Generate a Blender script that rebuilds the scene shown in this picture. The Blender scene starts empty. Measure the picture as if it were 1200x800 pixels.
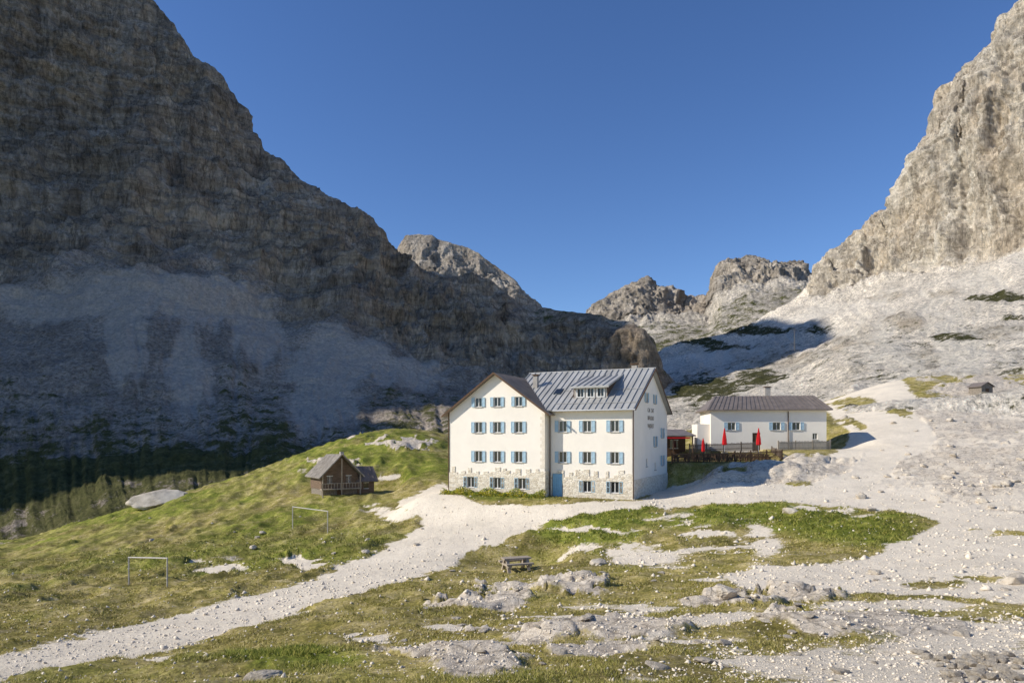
import bpy, bmesh, math, random
import numpy as np
from mathutils import Vector, Matrix
random.seed(7); rng=np.random.default_rng(11)
F=800.; HZ=512.
C=bpy.context.scene.collection
def P(px,py,Y): return Vector(((px-600)/F*Y, Y, -(py-HZ)/F*Y))
# ------------------------------------------------------------ numpy noise
def _h(ix,iy,iz,s):
    n=(ix*374761393+iy*668265263+iz*1274126177+s*974634777)&0xffffffff
    n=((n^(n>>13))*1274126177)&0xffffffff
    return ((n^(n>>16))&0xffff)/32767.5-1.
def vn(x,y,z,s=0):
    ix=np.floor(x).astype(np.int64); iy=np.floor(y).astype(np.int64); iz=np.floor(z).astype(np.int64)
    fx=x-ix; fy=y-iy; fz=z-iz
    fx=fx*fx*(3-2*fx); fy=fy*fy*(3-2*fy); fz=fz*fz*(3-2*fz)
    r=0
    for a in (0,1):
        wa=fx if a else 1-fx
        for b in (0,1):
            wb=fy if b else 1-fy
            for c in (0,1):
                wc=fz if c else 1-fz
                r=r+wa*wb*wc*_h(ix+a,iy+b,iz+c,s)
    return r
def fbm(x,y,z,o=4,g=.5,s=0,ridge=False):
    t=0; a=1.; n=0
    for k in range(o):
        v=vn(x,y,z,s+k)
        if ridge: v=1-2*np.abs(v)
        t=t+a*v; n+=a; a*=g
        x,y,z=(x*.8-y*.6)*2.03+3.1,(x*.6+y*.8)*2.03+7.7,z*2.03+1.3
    return t/n
def sstep(a,b,v):
    t=np.clip((v-a)/(b-a),0,1); return t*t*(3-2*t)
# ------------------------------------------------------------ materials
class NB:
    def __init__(s,name,rough=.9,metal=0.,spec=.3):
        s.m=bpy.data.materials.new(name); s.m.use_nodes=True; s.nt=s.m.node_tree
        s.b=s.nt.nodes['Principled BSDF']; s.b.inputs['Roughness'].default_value=rough
        s.b.inputs['Metallic'].default_value=metal; s.b.inputs['Specular IOR Level'].default_value=spec
        s.co=s.nt.nodes.new('ShaderNodeTexCoord').outputs['Object']
    def put(s,v,sock):
        if isinstance(v,(int,float)): sock.default_value=v
        elif isinstance(v,tuple): sock.default_value=v if len(v)==4 else (*v,1.)
        else: s.nt.links.new(v,sock)
    def vec(s,sc):
        n=s.nt.nodes.new('ShaderNodeMapping'); n.inputs['Scale'].default_value=sc
        s.nt.links.new(s.co,n.inputs['Vector']); return n.outputs[0]
    def noise(s,scale,det=5,ro=.6,sc=None,dist=0):
        n=s.nt.nodes.new('ShaderNodeTexNoise'); n.inputs['Scale'].default_value=scale
        n.inputs['Detail'].default_value=min(det,7); n.inputs['Roughness'].default_value=ro; n.inputs['Distortion'].default_value=dist
        s.nt.links.new(s.vec(sc) if sc else s.co,n.inputs['Vector']); return n.outputs['Fac']
    def voro(s,scale,sc=None,feat='F1',out='Distance'):
        n=s.nt.nodes.new('ShaderNodeTexVoronoi'); n.feature=feat; n.inputs['Scale'].default_value=scale
        s.nt.links.new(s.vec(sc) if sc else s.co,n.inputs['Vector']); return n.outputs[out]
    def ramp(s,fac,stops):
        n=s.nt.nodes.new('ShaderNodeValToRGB'); e=n.color_ramp.elements
        while len(e)<len(stops): e.new(.5)
        for q,(p,c) in zip(e,stops):
            q.position=p; q.color=(c,c,c,1) if isinstance(c,(int,float)) else (*c,1)
        s.nt.links.new(fac,n.inputs[0]); return n.outputs[0]
    def mix(s,f,a,b,mode='MIX'):
        n=s.nt.nodes.new('ShaderNodeMix'); n.data_type='RGBA'; n.blend_type=mode
        s.put(f,n.inputs[0]); s.put(a,n.inputs[6]); s.put(b,n.inputs[7]); return n.outputs[2]
    def ma(s,op,a,b=0.,c=0.):
        n=s.nt.nodes.new('ShaderNodeMath'); n.operation=op
        s.put(a,n.inputs[0]); s.put(b,n.inputs[1]); s.put(c,n.inputs[2]); return n.outputs[0]
    def attr(s,name='mask'):
        n=s.nt.nodes.new('ShaderNodeAttribute'); n.attribute_name=name
        q=s.nt.nodes.new('ShaderNodeSeparateColor'); s.nt.links.new(n.outputs['Color'],q.inputs[0]); return q.outputs
    def bump(s,h,dist,st=1.):
        n=s.nt.nodes.new('ShaderNodeBump'); n.inputs['Distance'].default_value=dist; n.inputs['Strength'].default_value=st
        s.nt.links.new(h,n.inputs['Height']); s.nt.links.new(n.outputs[0],s.b.inputs['Normal'])
    def col(s,c): s.put(c,s.b.inputs['Base Color']); return s.m
def simple(name,c,rough=.8,metal=0.,var=.25,scale=3.,sc=None,bump=0.):
    n=NB(name,rough,metal); f=n.noise(scale,6,.65,sc)
    lo=tuple(x*(1-var) for x in c); hi=tuple(min(1,x*(1+var)) for x in c)
    if bump: n.bump(f,bump)
    n.col(n.ramp(f,[(.3,lo),(.7,hi)])); return n.m
def brk(n,a,noise,amt=.7,w=.08):   # break up a painted mask with noise
    v=n.ma('ADD',a,n.ma('MULTIPLY',n.ma('SUBTRACT',noise,.5),amt))
    return n.ramp(v,[(.5-w,0.),(.5+w,1.)])
def rock_mat(name,lo,mid,hi,scree,scl=1.,och=(.36,.25,.15),light=(.50,.47,.44),bd=2.6,strat=.6,vert=.25,bh=.7,ck=.6,gk=1.):
    n=NB(name,.95,0,.15); a=n.attr()
    s1=n.noise(.03*scl,7,.62,dist=.6); s2=n.noise(.07*scl,7,.74,(1,1,vert)); s3=n.noise(.6*scl,7,.78,(1,1,.5))
    strata=n.noise(.05*scl,7,.74,(.22,.22,3.4))
    c=n.ramp(s2,[(.36,lo),(.5,mid),(.64,hi)])
    c=n.mix(n.ma('MULTIPLY',n.ramp(s1,[(.45,0.),(.62,1.)]),.5),c,och)
    c=n.mix(strat,c,n.ramp(strata,[(.38,.5),(.60,1.3)]),'MULTIPLY')
    c=n.mix(.95,c,n.ramp(s3,[(.32,.5),(.66,1.32)]),'MULTIPLY')
    crack=n.ramp(n.noise(.10*scl,7,.7,(1,1,.15),.6),[(.46,1.),(.49,.35),(.52,1.)])
    c=n.mix(ck,c,crack,'MULTIPLY')
    crack2=n.ramp(n.noise(.045*scl,7,.7,(.5,.5,2.),.8),[(.47,1.),(.49,.45),(.51,1.)])
    c=n.mix(ck*.8,c,crack2,'MULTIPLY')
    sp=n.noise(.7*scl,7,.86)
    fans=n.noise(.03*scl,7,.65,(1.,1.,.45),.8)
    sc=n.mix(1.,scree,n.ramp(sp,[(.37,.36),(.60,1.4)]),'MULTIPLY')
    sc=n.mix(.7,sc,n.ramp(fans,[(.37,.6),(.6,1.18)]),'MULTIPLY')
    c=n.mix(brk(n,a[1],n.noise(.12*scl,7,.75),1.,.1),c,sc)
    lightf=n.ma('MULTIPLY',brk(n,a[2],n.noise(.10*scl,7,.8),.9,.12),.8)
    c=n.mix(lightf,c,n.mix(.8,light,n.ramp(sp,[(.36,.55),(.62,1.15)]),'MULTIPLY'))
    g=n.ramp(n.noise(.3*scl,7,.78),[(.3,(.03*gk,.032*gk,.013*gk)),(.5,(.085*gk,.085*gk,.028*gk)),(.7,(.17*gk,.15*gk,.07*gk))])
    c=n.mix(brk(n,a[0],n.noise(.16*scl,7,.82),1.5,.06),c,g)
    hb=n.ma('ADD',n.noise(.2*scl,7,.8,(1,1,.5)),n.ma('MULTIPLY',n.noise(.3*scl,7,.7,(.3,.3,2.2)),bh))
    n.bump(hb,bd/scl,1.)
    return n.col(c)
# ------------------------------------------------------------ mesh from grid
def grid_obj(name,V,mask,mat,facesel=None):
    nr,nc=V.shape[:2]
    idx=np.arange(nr*nc).reshape(nr,nc)
    q=np.stack([idx[:-1,:-1],idx[:-1,1:],idx[1:,1:],idx[1:,:-1]],-1).reshape(-1,4)
    if facesel is not None: q=q[facesel.reshape(-1)]
    used=np.unique(q); rem=np.zeros(nr*nc,dtype=np.int64); rem[used]=np.arange(len(used)); q=rem[q]
    vs=V.reshape(-1,3)[used]; mk=mask.reshape(-1,4)[used]
    m=bpy.data.meshes.new(name); m.vertices.add(len(vs)); m.vertices.foreach_set('co',vs.astype(np.float32).ravel())
    m.loops.add(q.size); m.loops.foreach_set('vertex_index',q.astype(np.int32).ravel())
    m.polygons.add(len(q)); m.polygons.foreach_set('loop_start',np.arange(0,q.size,4,dtype=np.int32))
    m.polygons.foreach_set('loop_total',np.full(len(q),4,dtype=np.int32))
    m.update(calc_edges=True); m.polygons.foreach_set('use_smooth',np.ones(len(q),dtype=bool))
    ca=m.color_attributes.new('mask','FLOAT_COLOR','POINT'); ca.data.foreach_set('color',mk.astype(np.float32).ravel())
    m.materials.append(mat); o=bpy.data.objects.new(name,m); C.objects.link(o); o['kind']='structure'; return o
def normals(V):
    du=np.gradient(V,axis=1); dv=np.gradient(V,axis=0); n=np.cross(du,dv); n/=np.linalg.norm(n,axis=2,keepdims=True)+1e-9
    s=np.sign((n*V).sum(2)); return -n*s[...,None]    # toward the valley
def loft(rows,subs,px,blur=3):
    R=[]
    for r in rows:
        a=np.array(r,float); R.append((np.interp(px,a[:,0],a[:,1]),np.interp(px,a[:,0],np.log(a[:,2]))))
    pys=[];lys=[];kk=[]
    for i,n in enumerate(subs):
        for t in np.arange(n)/n:
            pys.append(R[i][0]*(1-t)+R[i+1][0]*t); lys.append(R[i][1]*(1-t)+R[i+1][1]*t); kk.append(i+t)
    pys.append(R[-1][0]);lys.append(R[-1][1]);kk.append(len(subs))
    PY=np.array(pys);Y=np.exp(np.array(lys)); K=np.array(kk)[:,None]+np.zeros_like(PY); PX=px[None,:]+np.zeros_like(PY)
    V=np.stack([(PX-600)/F*Y,Y,-(PY-HZ)/F*Y],-1); return V,PX,PY,K
def cliff_disp(V,K_amp,sc=1.,s=0,ledge=4.,c=(9,5.5,1.5),lw=1.,zs=40):
    x,y,z=V[...,0]/sc,V[...,1]/sc,V[...,2]/sc
    w=fbm(x/50,y/50,z/50,3,.5,s+40)*8
    d=c[0]*(fbm((x+w)/55,(y+w)/55,z/120,3,.45,s,True)-.3)+c[1]*(fbm((x-w)/17,(y+w)/17,z/zs,4,.5,s+9,True)-.3)
    zz=(z+w*1.2+.12*x)/ledge; st=zz-np.floor(zz); d=d+lw*1.5*(sstep(.0,.75,st)-st)*ledge*.5
    zz=(z*1.0+w*.8+.1*x)/(ledge*4.3)+.3; st=zz-np.floor(zz); d=d+lw*1.2*(sstep(.0,.5,st)-st)*ledge
    d=d+c[2]*fbm(x/4,y/4,z/7,3,.6,s+20,True)
    return d*K_amp*sc
def ell(PX,PY,L,nz=0,pw=1.):
    m=np.zeros_like(PX)
    for cx,cy,rx,ry in L:
        d=1-np.sqrt(((PX-cx)/rx)**2+((PY-cy)/ry)**2)+nz
        m=np.maximum(m,np.clip(d*pw+.5,0,1))
    return m
# ------------------------------------------------------------ left mountain
M_rockL=rock_mat('rock_dolomite_grey',(.25,.20,.155),(.46,.375,.285),(.66,.55,.43),(.46,.385,.31),1.,(.56,.42,.27),(.76,.65,.53),3.,.6,.22,.6,.75,1.4)
M_rockR=rock_mat('rock_dolomite_pale',(.40,.34,.265),(.72,.63,.50),(.88,.80,.66),(.85,.755,.62),1.,(.74,.60,.43),(.90,.82,.69),3.4,.2,.10,.1,.75,.85)
M_rockF=rock_mat('rock_dolomite_far',(.25,.215,.175),(.47,.41,.335),(.66,.585,.485),(.62,.55,.45),.35,(.54,.43,.31),(.5,.47,.44),3.,.35,.2,.4,.6,1.3)
px=np.concatenate([np.arange(-2400,-60,10.),np.arange(-60,862,1.5)])
ridge=[(-2400,-1270,112),(-1600,-738,160),(-900,-930,260),(-420,-600,335),(-330,-420,352),(-237,-285,376),(-100,-215,408),(0,-150,440),(100,-75,465),(160,-8,478),(180,20,478),(215,60,475),(250,98,470),(280,135,466),(290,160,463),(303,185,460),(325,195,457),(350,215,452),(372,236,448),(410,260,442),(445,282,436),(470,303,430),(500,318,424),(540,333,418),(580,347,410),(612,364,390),(620,368,380),(660,367,350),(690,368,335),(705,369,328),(715,375,325),(738,378,312),(752,386,306),(766,398,305),(773,428,315),(790,446,335),(815,470,350),(870,492,350)]  # unseen crest left of frame is shaped to shade the scree and pass
back=[(a,b+90,c*1.35) for a,b,c in ridge]
r2=[(-2400,-500,108),(-1600,-300,145),(-900,-250,235),(-420,60,320),(-100,140,372),(0,152,392),(80,158,396),(160,162,400),(205,185,402),(240,205,402),(300,236,402),(325,242,402),(372,268,401),(410,290,400),(470,326,398),(540,356,385),(600,374,362),(615,377,354),(690,377,325),(738,386,306),(752,392,302),(766,405,303),(773,436,312),(790,452,330),(870,496,345)]
r3=[(-2400,150,98),(-1600,150,130),(-900,250,190),(-420,330,270),(0,335,300),(60,325,305),(120,312,308),(170,303,312),(230,322,318),(280,345,322),(330,372,326),(400,382,325),(450,402,322),(500,430,318),(550,450,316),(600,458,312),(690,468,302),(750,476,290),(772,480,296),(790,486,310),(870,507,320)]
r4=[(-2400,450,88),(-1600,450,115),(-900,480,150),(-420,480,190),(0,485,205),(170,470,220),(330,460,240),(450,468,250),(550,482,255),(690,494,245),(870,520,240)]
r5=[(-2400,900,78),(-1600,900,95),(-900,800,105),(-420,720,120),(0,690,126),(60,650,130),(130,615,136),(240,582,150),(330,548,165),(450,518,185),(600,514,195),(690,522,195),(870,548,195)]
r6=[(a,b+90,c*.93) for a,b,c in r5]
V,PX,PY,K=loft([back,ridge,r2,r3,r4,r5,r6],[14,200,160,120,100,12],px)
x,y,z=V[...,0],V[...,1],V[...,2]
lown=fbm(x/60,y/60,z/60,4,.5,77)
rib=fbm(x/35,y/35,z/90,3,.5,78,True)
amp=np.interp(K,[0,1,1.25,1.5,2.6,3.0,3.35,6],[.5,.6,1.,1.1,.95,.7,.14,.1])
knob=sstep(560,640,PX)
tip=sstep(738,762,PX)
amp=amp*(1-.35*knob)*(1-.45*knob*(1-sstep(1.9,2.15,K)))*(1-.7*tip)
N=normals(V); d=cliff_disp(V,amp,1.,0,5.5,(14,6,2.),1.)
wall=sstep(330,480,PX)*sstep(1.95,2.15,K)*(1-sstep(2.85,3.1,K))*(1-.5*tip)
d=d+wall*8*(fbm(x/10,y/10,z/90,3,.55,66,True)-.4)
scr=sstep(3.0,3.4,K+lown*.35)
# runnels that follow the fall line of the scree
run=fbm(PX/16+lown*1.5,K*1.1,PX*0,4,.6,81,True); run2=fbm(PX/60+lown,K*.8,PX*0,3,.55,85)
d=d+scr*(4*fbm(x/40,y/40,z/80,4,.5,60)+.9*fbm(x/5,y/5,z/5,4,.65,61)-1.1*run)
d=d+np.interp(K,[1,1.8,2,2.15,3,4],[3,-3,-6,5,0,0])*(1-knob)
V2=V+N*d[...,None]
mask=np.zeros(V.shape[:2]+(4,)); mask[...,3]=1
nz=fbm(x/45,y/45,z/45,5,.6,90)*.7
mask[...,1]=np.clip(.5+(K-2.98+lown*.35+.25*run2)*2.2+.2*rib,0,1)
led=sstep(.15,.6,fbm(x/55,y/55,z/9,3,.5,95))
mask[...,1]=np.maximum(mask[...,1],.6*led*(K<2.9)*(K>1.9)*(1-knob))
mask[...,1]=np.where(K>3.05,mask[...,1]-.75*sstep(.25,.6,fbm(PX/34,K*3.5,PX*0,4,.6,88))*(K<4.3),mask[...,1])
mask[...,2]=ell(PX,PY,[(145,350,110,24),(148,400,24,60),(60,360,60,16),(385,425,36,56),(260,355,80,20),(300,400,36,40),(470,440,50,16),(385,480,44,24),(220,430,24,44),(430,420,24,26)],nz*1.1)*.75*sstep(2.7,3.1,K)
mask[...,2]=np.clip(mask[...,2]+scr*(.38*run+.30*run2)*(K<4.7),0,1)
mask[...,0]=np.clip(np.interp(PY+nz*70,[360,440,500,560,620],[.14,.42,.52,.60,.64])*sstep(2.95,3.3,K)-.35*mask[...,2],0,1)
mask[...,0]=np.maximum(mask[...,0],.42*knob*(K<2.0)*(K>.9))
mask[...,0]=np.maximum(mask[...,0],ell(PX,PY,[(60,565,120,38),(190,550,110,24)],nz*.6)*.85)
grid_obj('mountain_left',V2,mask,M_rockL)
# ------------------------------------------------------------ far peaks
def far(name,px,rows,subs,sc,amps,grass,scree,mat,s,ledge=4.,c=(10,9,3.)):
    V,PX,PY,K=loft(rows,subs,px); x,y,z=V[...,0],V[...,1],V[...,2]
    N=normals(V); d=cliff_disp(V,np.interp(K,*amps),sc,s,ledge,c,.45,80)
    V2=V+N*d[...,None]; mk=np.zeros(V.shape[:2]+(4,)); mk[...,3]=1
    mk[...,0]=np.interp(K,*grass); mk[...,1]=np.interp(K+fbm(x/100,y/100,z/100,3,.5,s+3)*.3,*scree)
    return grid_obj(name,V2,mk,mat)
top=[(430,345,1300),(455,318,1300),(470,284,1300),(476,276,1300),(490,274,1300),(505,276,1300),(512,281,1300),(530,285,1290),(548,290,1290),(560,298,1280),(575,309,1280),(592,319,1280),(600,326,1270),(616,345,1270),(626,352,1270),(632,366,1260),(660,387,1260)]
far('mountain_far_left',np.arange(430,662,.9),[[(a,b+60,c*1.3) for a,b,c in top],top,[(430,372,1200),(500,345,1200),(560,352,1200),(632,372,1200),(660,390,1200)],[(430,450,1000),(660,450,1000)]],[8,100,60],1.3,([0,1,1.3,2,3],[.2,.28,.9,1.,.3]),([0,3],[.1,.3]),([0,1.9,2.2,3],[0,.2,.8,1]),M_rockF,200,5.,(9,7,2.))
top=[(640,420,1050),(675,392,1050),(690,372,1050),(697,364,1050),(706,354,1050),(722,345,1050),(735,336,1050),(748,331,1050),(758,326,1050),(768,334,1050),(780,337,1050),(793,340,1050),(800,351,1050),(815,349,1050),(831,348,1030),(835,326,1000),(846,310,1000),(862,303,1000),(876,302,1000),(888,309,1000),(900,309,1000),(920,307,1000),(942,305,1000),(946,322,1000),(965,326,980),(985,324,980),(1010,330,980),(1080,350,980)]
r2=[(640,425,1000),(690,388,990),(735,378,980),(793,372,970),(831,372,950),(846,345,940),(880,335,930),(942,330,930),(985,340,930),(1080,360,930)]
r3=[(640,440,800),(760,408,780),(800,402,760),(880,385,740),(940,365,740),(1080,380,740)]
far('mountain_far_middle',np.arange(640,1082,1.),[[(a,b+60,c*1.3) for a,b,c in top],top,r2,r3,[(640,480,600),(1080,470,560)]],[8,90,70,40],1.5,([0,1,1.3,1.9,2.3,3,4],[.4,.55,1.,1.,.3,.15,.1]),([0,1.9,2.3,3,4],[.1,.2,.45,.5,.5]),([0,1.85,2.15,4],[.1,.25,.8,1]),M_rockF,300)
# ------------------------------------------------------------ right mountain with its scree slope
px=np.concatenate([np.arange(750,1240,1.4),np.arange(1240,1700,6.)])
ridge=[(750,430,500),(780,408,500),(815,400,500),(850,391,500),(880,380,510),(905,368,520),(930,352,540),(955,338,560),(968,324,550),(985,311,545),(996,288,535),(1006,276,530),(1020,268,525),(1045,250,515),(1062,224,505),(1070,190,500),(1078,170,495),(1092,150,490),(1100,112,485),(1112,98,480),(1135,80,475),(1150,62,468),(1165,45,462),(1180,28,458),(1200,14,450),(1260,-30,440),(1300,-60,430),(1500,-150,400),(1700,-200,380)]
back=[(a,b+90,c*1.35) for a,b,c in ridge]
r2=[(750,436,460),(850,398,460),(905,376,480),(930,362,490),(955,350,490),(985,345,485),(1020,335,475),(1050,326,460),(1100,318,430),(1150,304,405),(1200,283,385),(1300,240,350),(1500,170,300),(1700,100,260)]
r3=[(750,446,380),(850,424,385),(930,404,380),(975,396,360),(1020,392,300),(1100,383,262),(1200,362,250),(1700,250,200)]
r4=[(750,472,270),(850,456,270),(930,442,250),(1000,431,190),(1100,436,158),(1200,432,150),(1700,380,120)]
r5=[(750,525,140),(850,505,125),(930,494,120),(1000,486,112),(1100,482,104),(1200,478,100),(1700,470,80)]
r6=[(a,b+70,c*.9) for a,b,c in r5]
V,PX,PY,K=loft([back,ridge,r2,r3,r4,r5,r6],[12,240,90,110,90,12],px)
x,y,z=V[...,0],V[...,1],V[...,2]
lown=fbm(x/60,y/60,z/60,4,.5,177)
amp=np.interp(K,[0,1,1.3,1.8,2.1,2.3,6],[.5,.65,1.15,1.05,.35,.08,.06])
amp=amp*(1-.8*(1-sstep(925,990,PX)))
N=normals(V); d=cliff_disp(V,amp,1.,500,6.,(17,10,3.5),.35,150)
d=d+amp*6*(fbm(x/9,y/9,z/80,3,.55,566,True)-.3)
scr=sstep(1.95,2.3,K)
run=fbm(PX/20+lown*1.5,K*1.2,PX*0,4,.6,181,True); run2=fbm(PX/70+lown,K*.9,PX*0,3,.55,185)
d=d+scr*(4.5*fbm(x/45,y/45,z/80,4,.5,160)+.8*fbm(x/5,y/5,z/5,4,.65,161)-1.2*run*(K<3.4)+1.6*np.clip(fbm(x/14,y/14,z/14,3,.5,162,True),0,1)*sstep(2.6,3.4,K))
V2=V+N*d[...,None]
mk=np.zeros(V.shape[:2]+(4,)); mk[...,3]=1
nz=fbm(x/30,y/30,z/60,5,.6,190)*.8
mk[...,1]=np.clip(.5+(K-2.0+lown*.15)*4,0,1)
mk[...,1]=np.where(PX<950,np.maximum(mk[...,1],sstep(970,930,PX)),mk[...,1])
outc=ell(PX,PY,[(1010,405,60,14),(1090,425,50,14),(1160,400,50,12),(1060,380,30,10),(900,420,90,14),(1130,440,70,12),(1040,350,30,8),(1100,345,30,6)],nz*1.2)*.65
mk[...,1]=np.clip(mk[...,1]-outc,0,1)
mk[...,0]=ell(PX,PY,[(880,386,90,8),(830,455,60,26),(890,448,60,20),(1110,452,50,8),(1170,348,40,6),(1120,405,40,5),(1190,372,40,5),(1000,470,50,16),(820,403,60,6)],nz)*.62
mk[...,0]=np.maximum(mk[...,0],.37*sstep(2.1,3.0,K))
mk[...,2]=np.clip(scr*(.40+.4*run+.35*run2)-.3*mk[...,0],0,1)
grid_obj('mountain_right',V2,mk,M_rockR)
# ------------------------------------------------------------ ground
cols={
-350:[(3,1045),(9,850),(20,790),(45,715),(70,675),(95,655),(115,650),(138,690)],
0:[(3,1045),(9,862),(18,800),(30,748),(48,698),(70,665),(95,645),(115,638),(138,680)],
150:[(3,1045),(9,862),(18,797),(30,742),(50,688),(70,645),(95,608),(115,596),(138,640)],
230:[(3,1045),(9,860),(18,790),(30,735),(50,682),(70,636),(92,594),(112,570),(138,610)],
300:[(3,1045),(9,857),(18,785),(30,730),(50,676),(70,630),(90,584),(115,546),(138,570)],
400:[(3,1045),(9,850),(18,772),(30,718),(50,668),(70,622),(88,577),(105,538),(122,508),(138,524)],
500:[(3,1045),(9,845),(18,760),(30,710),(50,658),(62,620),(72,588),(90,556),(110,516),(128,488),(138,498)],
600:[(3,1045),(9,840),(18,752),(30,705),(50,662),(60,616),(66,590),(74,584),(90,570),(120,545),(138,540)],
740:[(3,1045),(9,840),(18,750),(30,695),(48,645),(58,602),(64,584),(80,558),(100,535),(120,525),(138,522)],
850:[(3,1045),(9,840),(18,748),(30,688),(45,645),(58,590),(68,563),(80,538),(88,526),(105,505),(138,490)],
950:[(3,1045),(9,840),(18,746),(30,682),(45,630),(58,585),(72,553),(88,526),(105,500),(138,478)],
1050:[(3,1045),(9,838),(18,746),(30,678),(45,620),(60,573),(80,525),(100,482),(138,440)],
1200:[(3,1045),(9,836),(18,745),(30,664),(45,603),(60,556),(80,512),(100,482),(138,440)],
1560:[(3,1045),(9,830),(18,730),(30,640),(45,580),(60,535),(80,490),(100,465),(138,420)]}
gpx=np.arange(-350,1561,2.2); gt=np.linspace(math.log(3),math.log(138),470)
ck=sorted(cols); A=np.array([np.interp(gt,np.log([a for a,b in cols[k]]),[b for a,b in cols[k]]) for k in ck])
GPY=np.array([np.interp(gpx,ck,A[:,i]) for i in range(len(gt))])
def blur(a,sg,ax):
    k=np.exp(-.5*(np.arange(-3*sg,3*sg+1)/sg)**2); k/=k.sum()
    pad=[(0,0),(0,0)]; pad[ax]=(3*sg,3*sg); ap=np.pad(a,pad,mode='reflect',reflect_type='odd')
    return np.apply_along_axis(lambda v:np.convolve(v,k,'valid'),ax,ap)
GPY=blur(blur(GPY,18,1),6,0)
GPX=gpx[None,:]+np.zeros_like(GPY); GY=np.exp(gt)[:,None]+np.zeros_like(GPY)
GX=(GPX-600)/F*GY; GZ=-(GPY-HZ)/F*GY
TH=math.radians(25); BASEZ=-5.75
c0=P(741,583,64)
FL=np.zeros_like(GZ)
def flat(cx,cy,rot,x0,x1,y0,y1,z,soft):
    global GZ,FL
    dx=GX-cx; dy=GY-cy; u=dx*math.cos(rot)+dy*math.sin(rot); v=-dx*math.sin(rot)+dy*math.cos(rot)
    d=np.hypot(np.maximum(np.maximum(x0-u,u-x1),0),np.maximum(np.maximum(y0-v,v-y1),0))
    w=1-sstep(0,soft,d); GZ=GZ*(1-w)+z*w; FL=np.maximum(FL,w)
flat(c0.x,c0.y,-TH,-20,1,-2,15,BASEZ-.1,6)
SB=P(833,526,88); flat(SB.x,SB.y,math.radians(-6),-2,16,-4,9,-1.55,5)      # small house
TR=P(790,541,79); flat(TR.x,TR.y,0,0,11.5,0,7,-2.9,2.5)                          # terrace
CB=P(404,579,86); flat(CB.x,CB.y,0,-4,5,-1,6,CB.z,3)
PT=P(605,664,50); flat(PT.x,PT.y,0,-2,2,-1.5,1.5,PT.z,3)
GPY=HZ-GZ/GY*F
n1=fbm(GX/6,GY/6,GX*0,4,.5,5); n2=fbm(GX/1.2,GY/1.2,GX*0,4,.6,8); n3=fbm(GX/.35,GY/.35,GX*0,3,.6,12)
wx=GPX+n1*20+n2*12; wy=GPY+n1*8+n2*6+n3*2.5
def poly_in(X,Yv,poly):
    ins=np.zeros(X.shape,bool); dm=np.full(X.shape,1e9); n=len(poly)
    for i in range(n):
        (x1,y1),(x2,y2)=poly[i],poly[(i+1)%n]
        if y1!=y2:
            c=((y1>Yv)!=(y2>Yv))&(X<(x2-x1)*(Yv-y1)/(y2-y1)+x1); ins^=c
        ex,ey=x2-x1,(y2-y1)*2.5; qx,qy=X-x1,(Yv-y1)*2.5
        t=np.clip((qx*ex+qy*ey)/(ex*ex+ey*ey+1e-9),0,1); dm=np.minimum(dm,np.hypot(qx-t*ex,qy-t*ey))
    return np.where(ins,dm,-dm)
road=[(-350,812),(0,766),(110,741),(220,716),(330,690),(378,672),(440,650),(487,624),(497,609),(478,597),(463,590),(480,578),(520,566),(530,572),(560,590),(640,592),(745,584),(795,572),(850,560),(905,549),(985,530),(993,512),(980,492),(962,478),(955,440),(990,425),(1045,434),(1075,465),(1110,480),(1200,470),(1600,430),(1600,720),(1200,704),(1050,695),(870,690),(842,673),(880,662),(1000,656),(1070,634),(1100,612),(1060,599),(960,592),(900,590),(820,588),(740,597),(650,614),(590,636),(520,662),(440,690),(340,722),(200,757),(100,788),(0,808),(-350,880)]
sd=poly_in(GPX+n1*14+n2*7,GPY+n1*5+n2*3+n3*1.5,road)
# the trodden part of the right-hand slope
track=[(640,592),(745,584),(850,576),(930,575),(985,560),(1012,535),(1010,505),(990,480),(978,462),(985,435),(1045,436),(1062,470),(1100,505),(1090,530),(1060,548),(1030,566),(1060,580),(1200,600),(1500,610),(1500,660),(1200,650),(1080,640),(1060,599),(900,588),(740,595)]
st_=poly_in(GPX+n1*14,GPY+n1*5,track)
gravel=np.clip(.5+sd/18,0,1)
nzz=n1*.45+n2*.5
gravel=np.maximum(gravel,ell(wx,wy,[(760,655,42,11),(262,671,34,6),(360,663,28,4),(435,748,26,6),(1010,778,150,22),(1140,790,180,36),(460,600,30,12),(890,636,24,18),(850,728,60,6),(1050,712,90,8),(640,722,40,4),(180,775,40,6),(1180,740,70,16),(450,556,22,6),(520,735,24,4),(830,628,40,3),(700,625,40,3),(975,600,30,3)],nzz)*.8)
bare=fbm(GX/4.5,GY/3,GX*0,4,.62,44)
gravel=np.maximum(gravel,(.36+.3*sstep(.2,.55,bare))*sstep(.1,.4,bare)*sstep(480,600,GPX)*sstep(592,606,GPY))
gravel=gravel*(1-.9*ell(wx,wy,[(1005,474,26,11),(1105,455,46,9),(1085,681,46,8),(1140,672,40,6),(1060,483,16,5),(1000,497,10,5),(940,568,20,3),(1160,500,40,5),(1180,625,40,4)],nzz))
lush=ell(wx,wy,[(780,606,130,14),(860,602,60,14),(700,626,50,12),(985,622,84,22),(450,540,90,28),(350,780,60,14),(90,600,120,20),(600,580,80,5)],nzz)
lush=np.maximum(lush,.5*sstep(705,640,GPY)*sstep(560,420,GPX))
lush=np.clip(lush+.7*n1,0,1)*(1-sstep(.4,.8,gravel))
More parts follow.
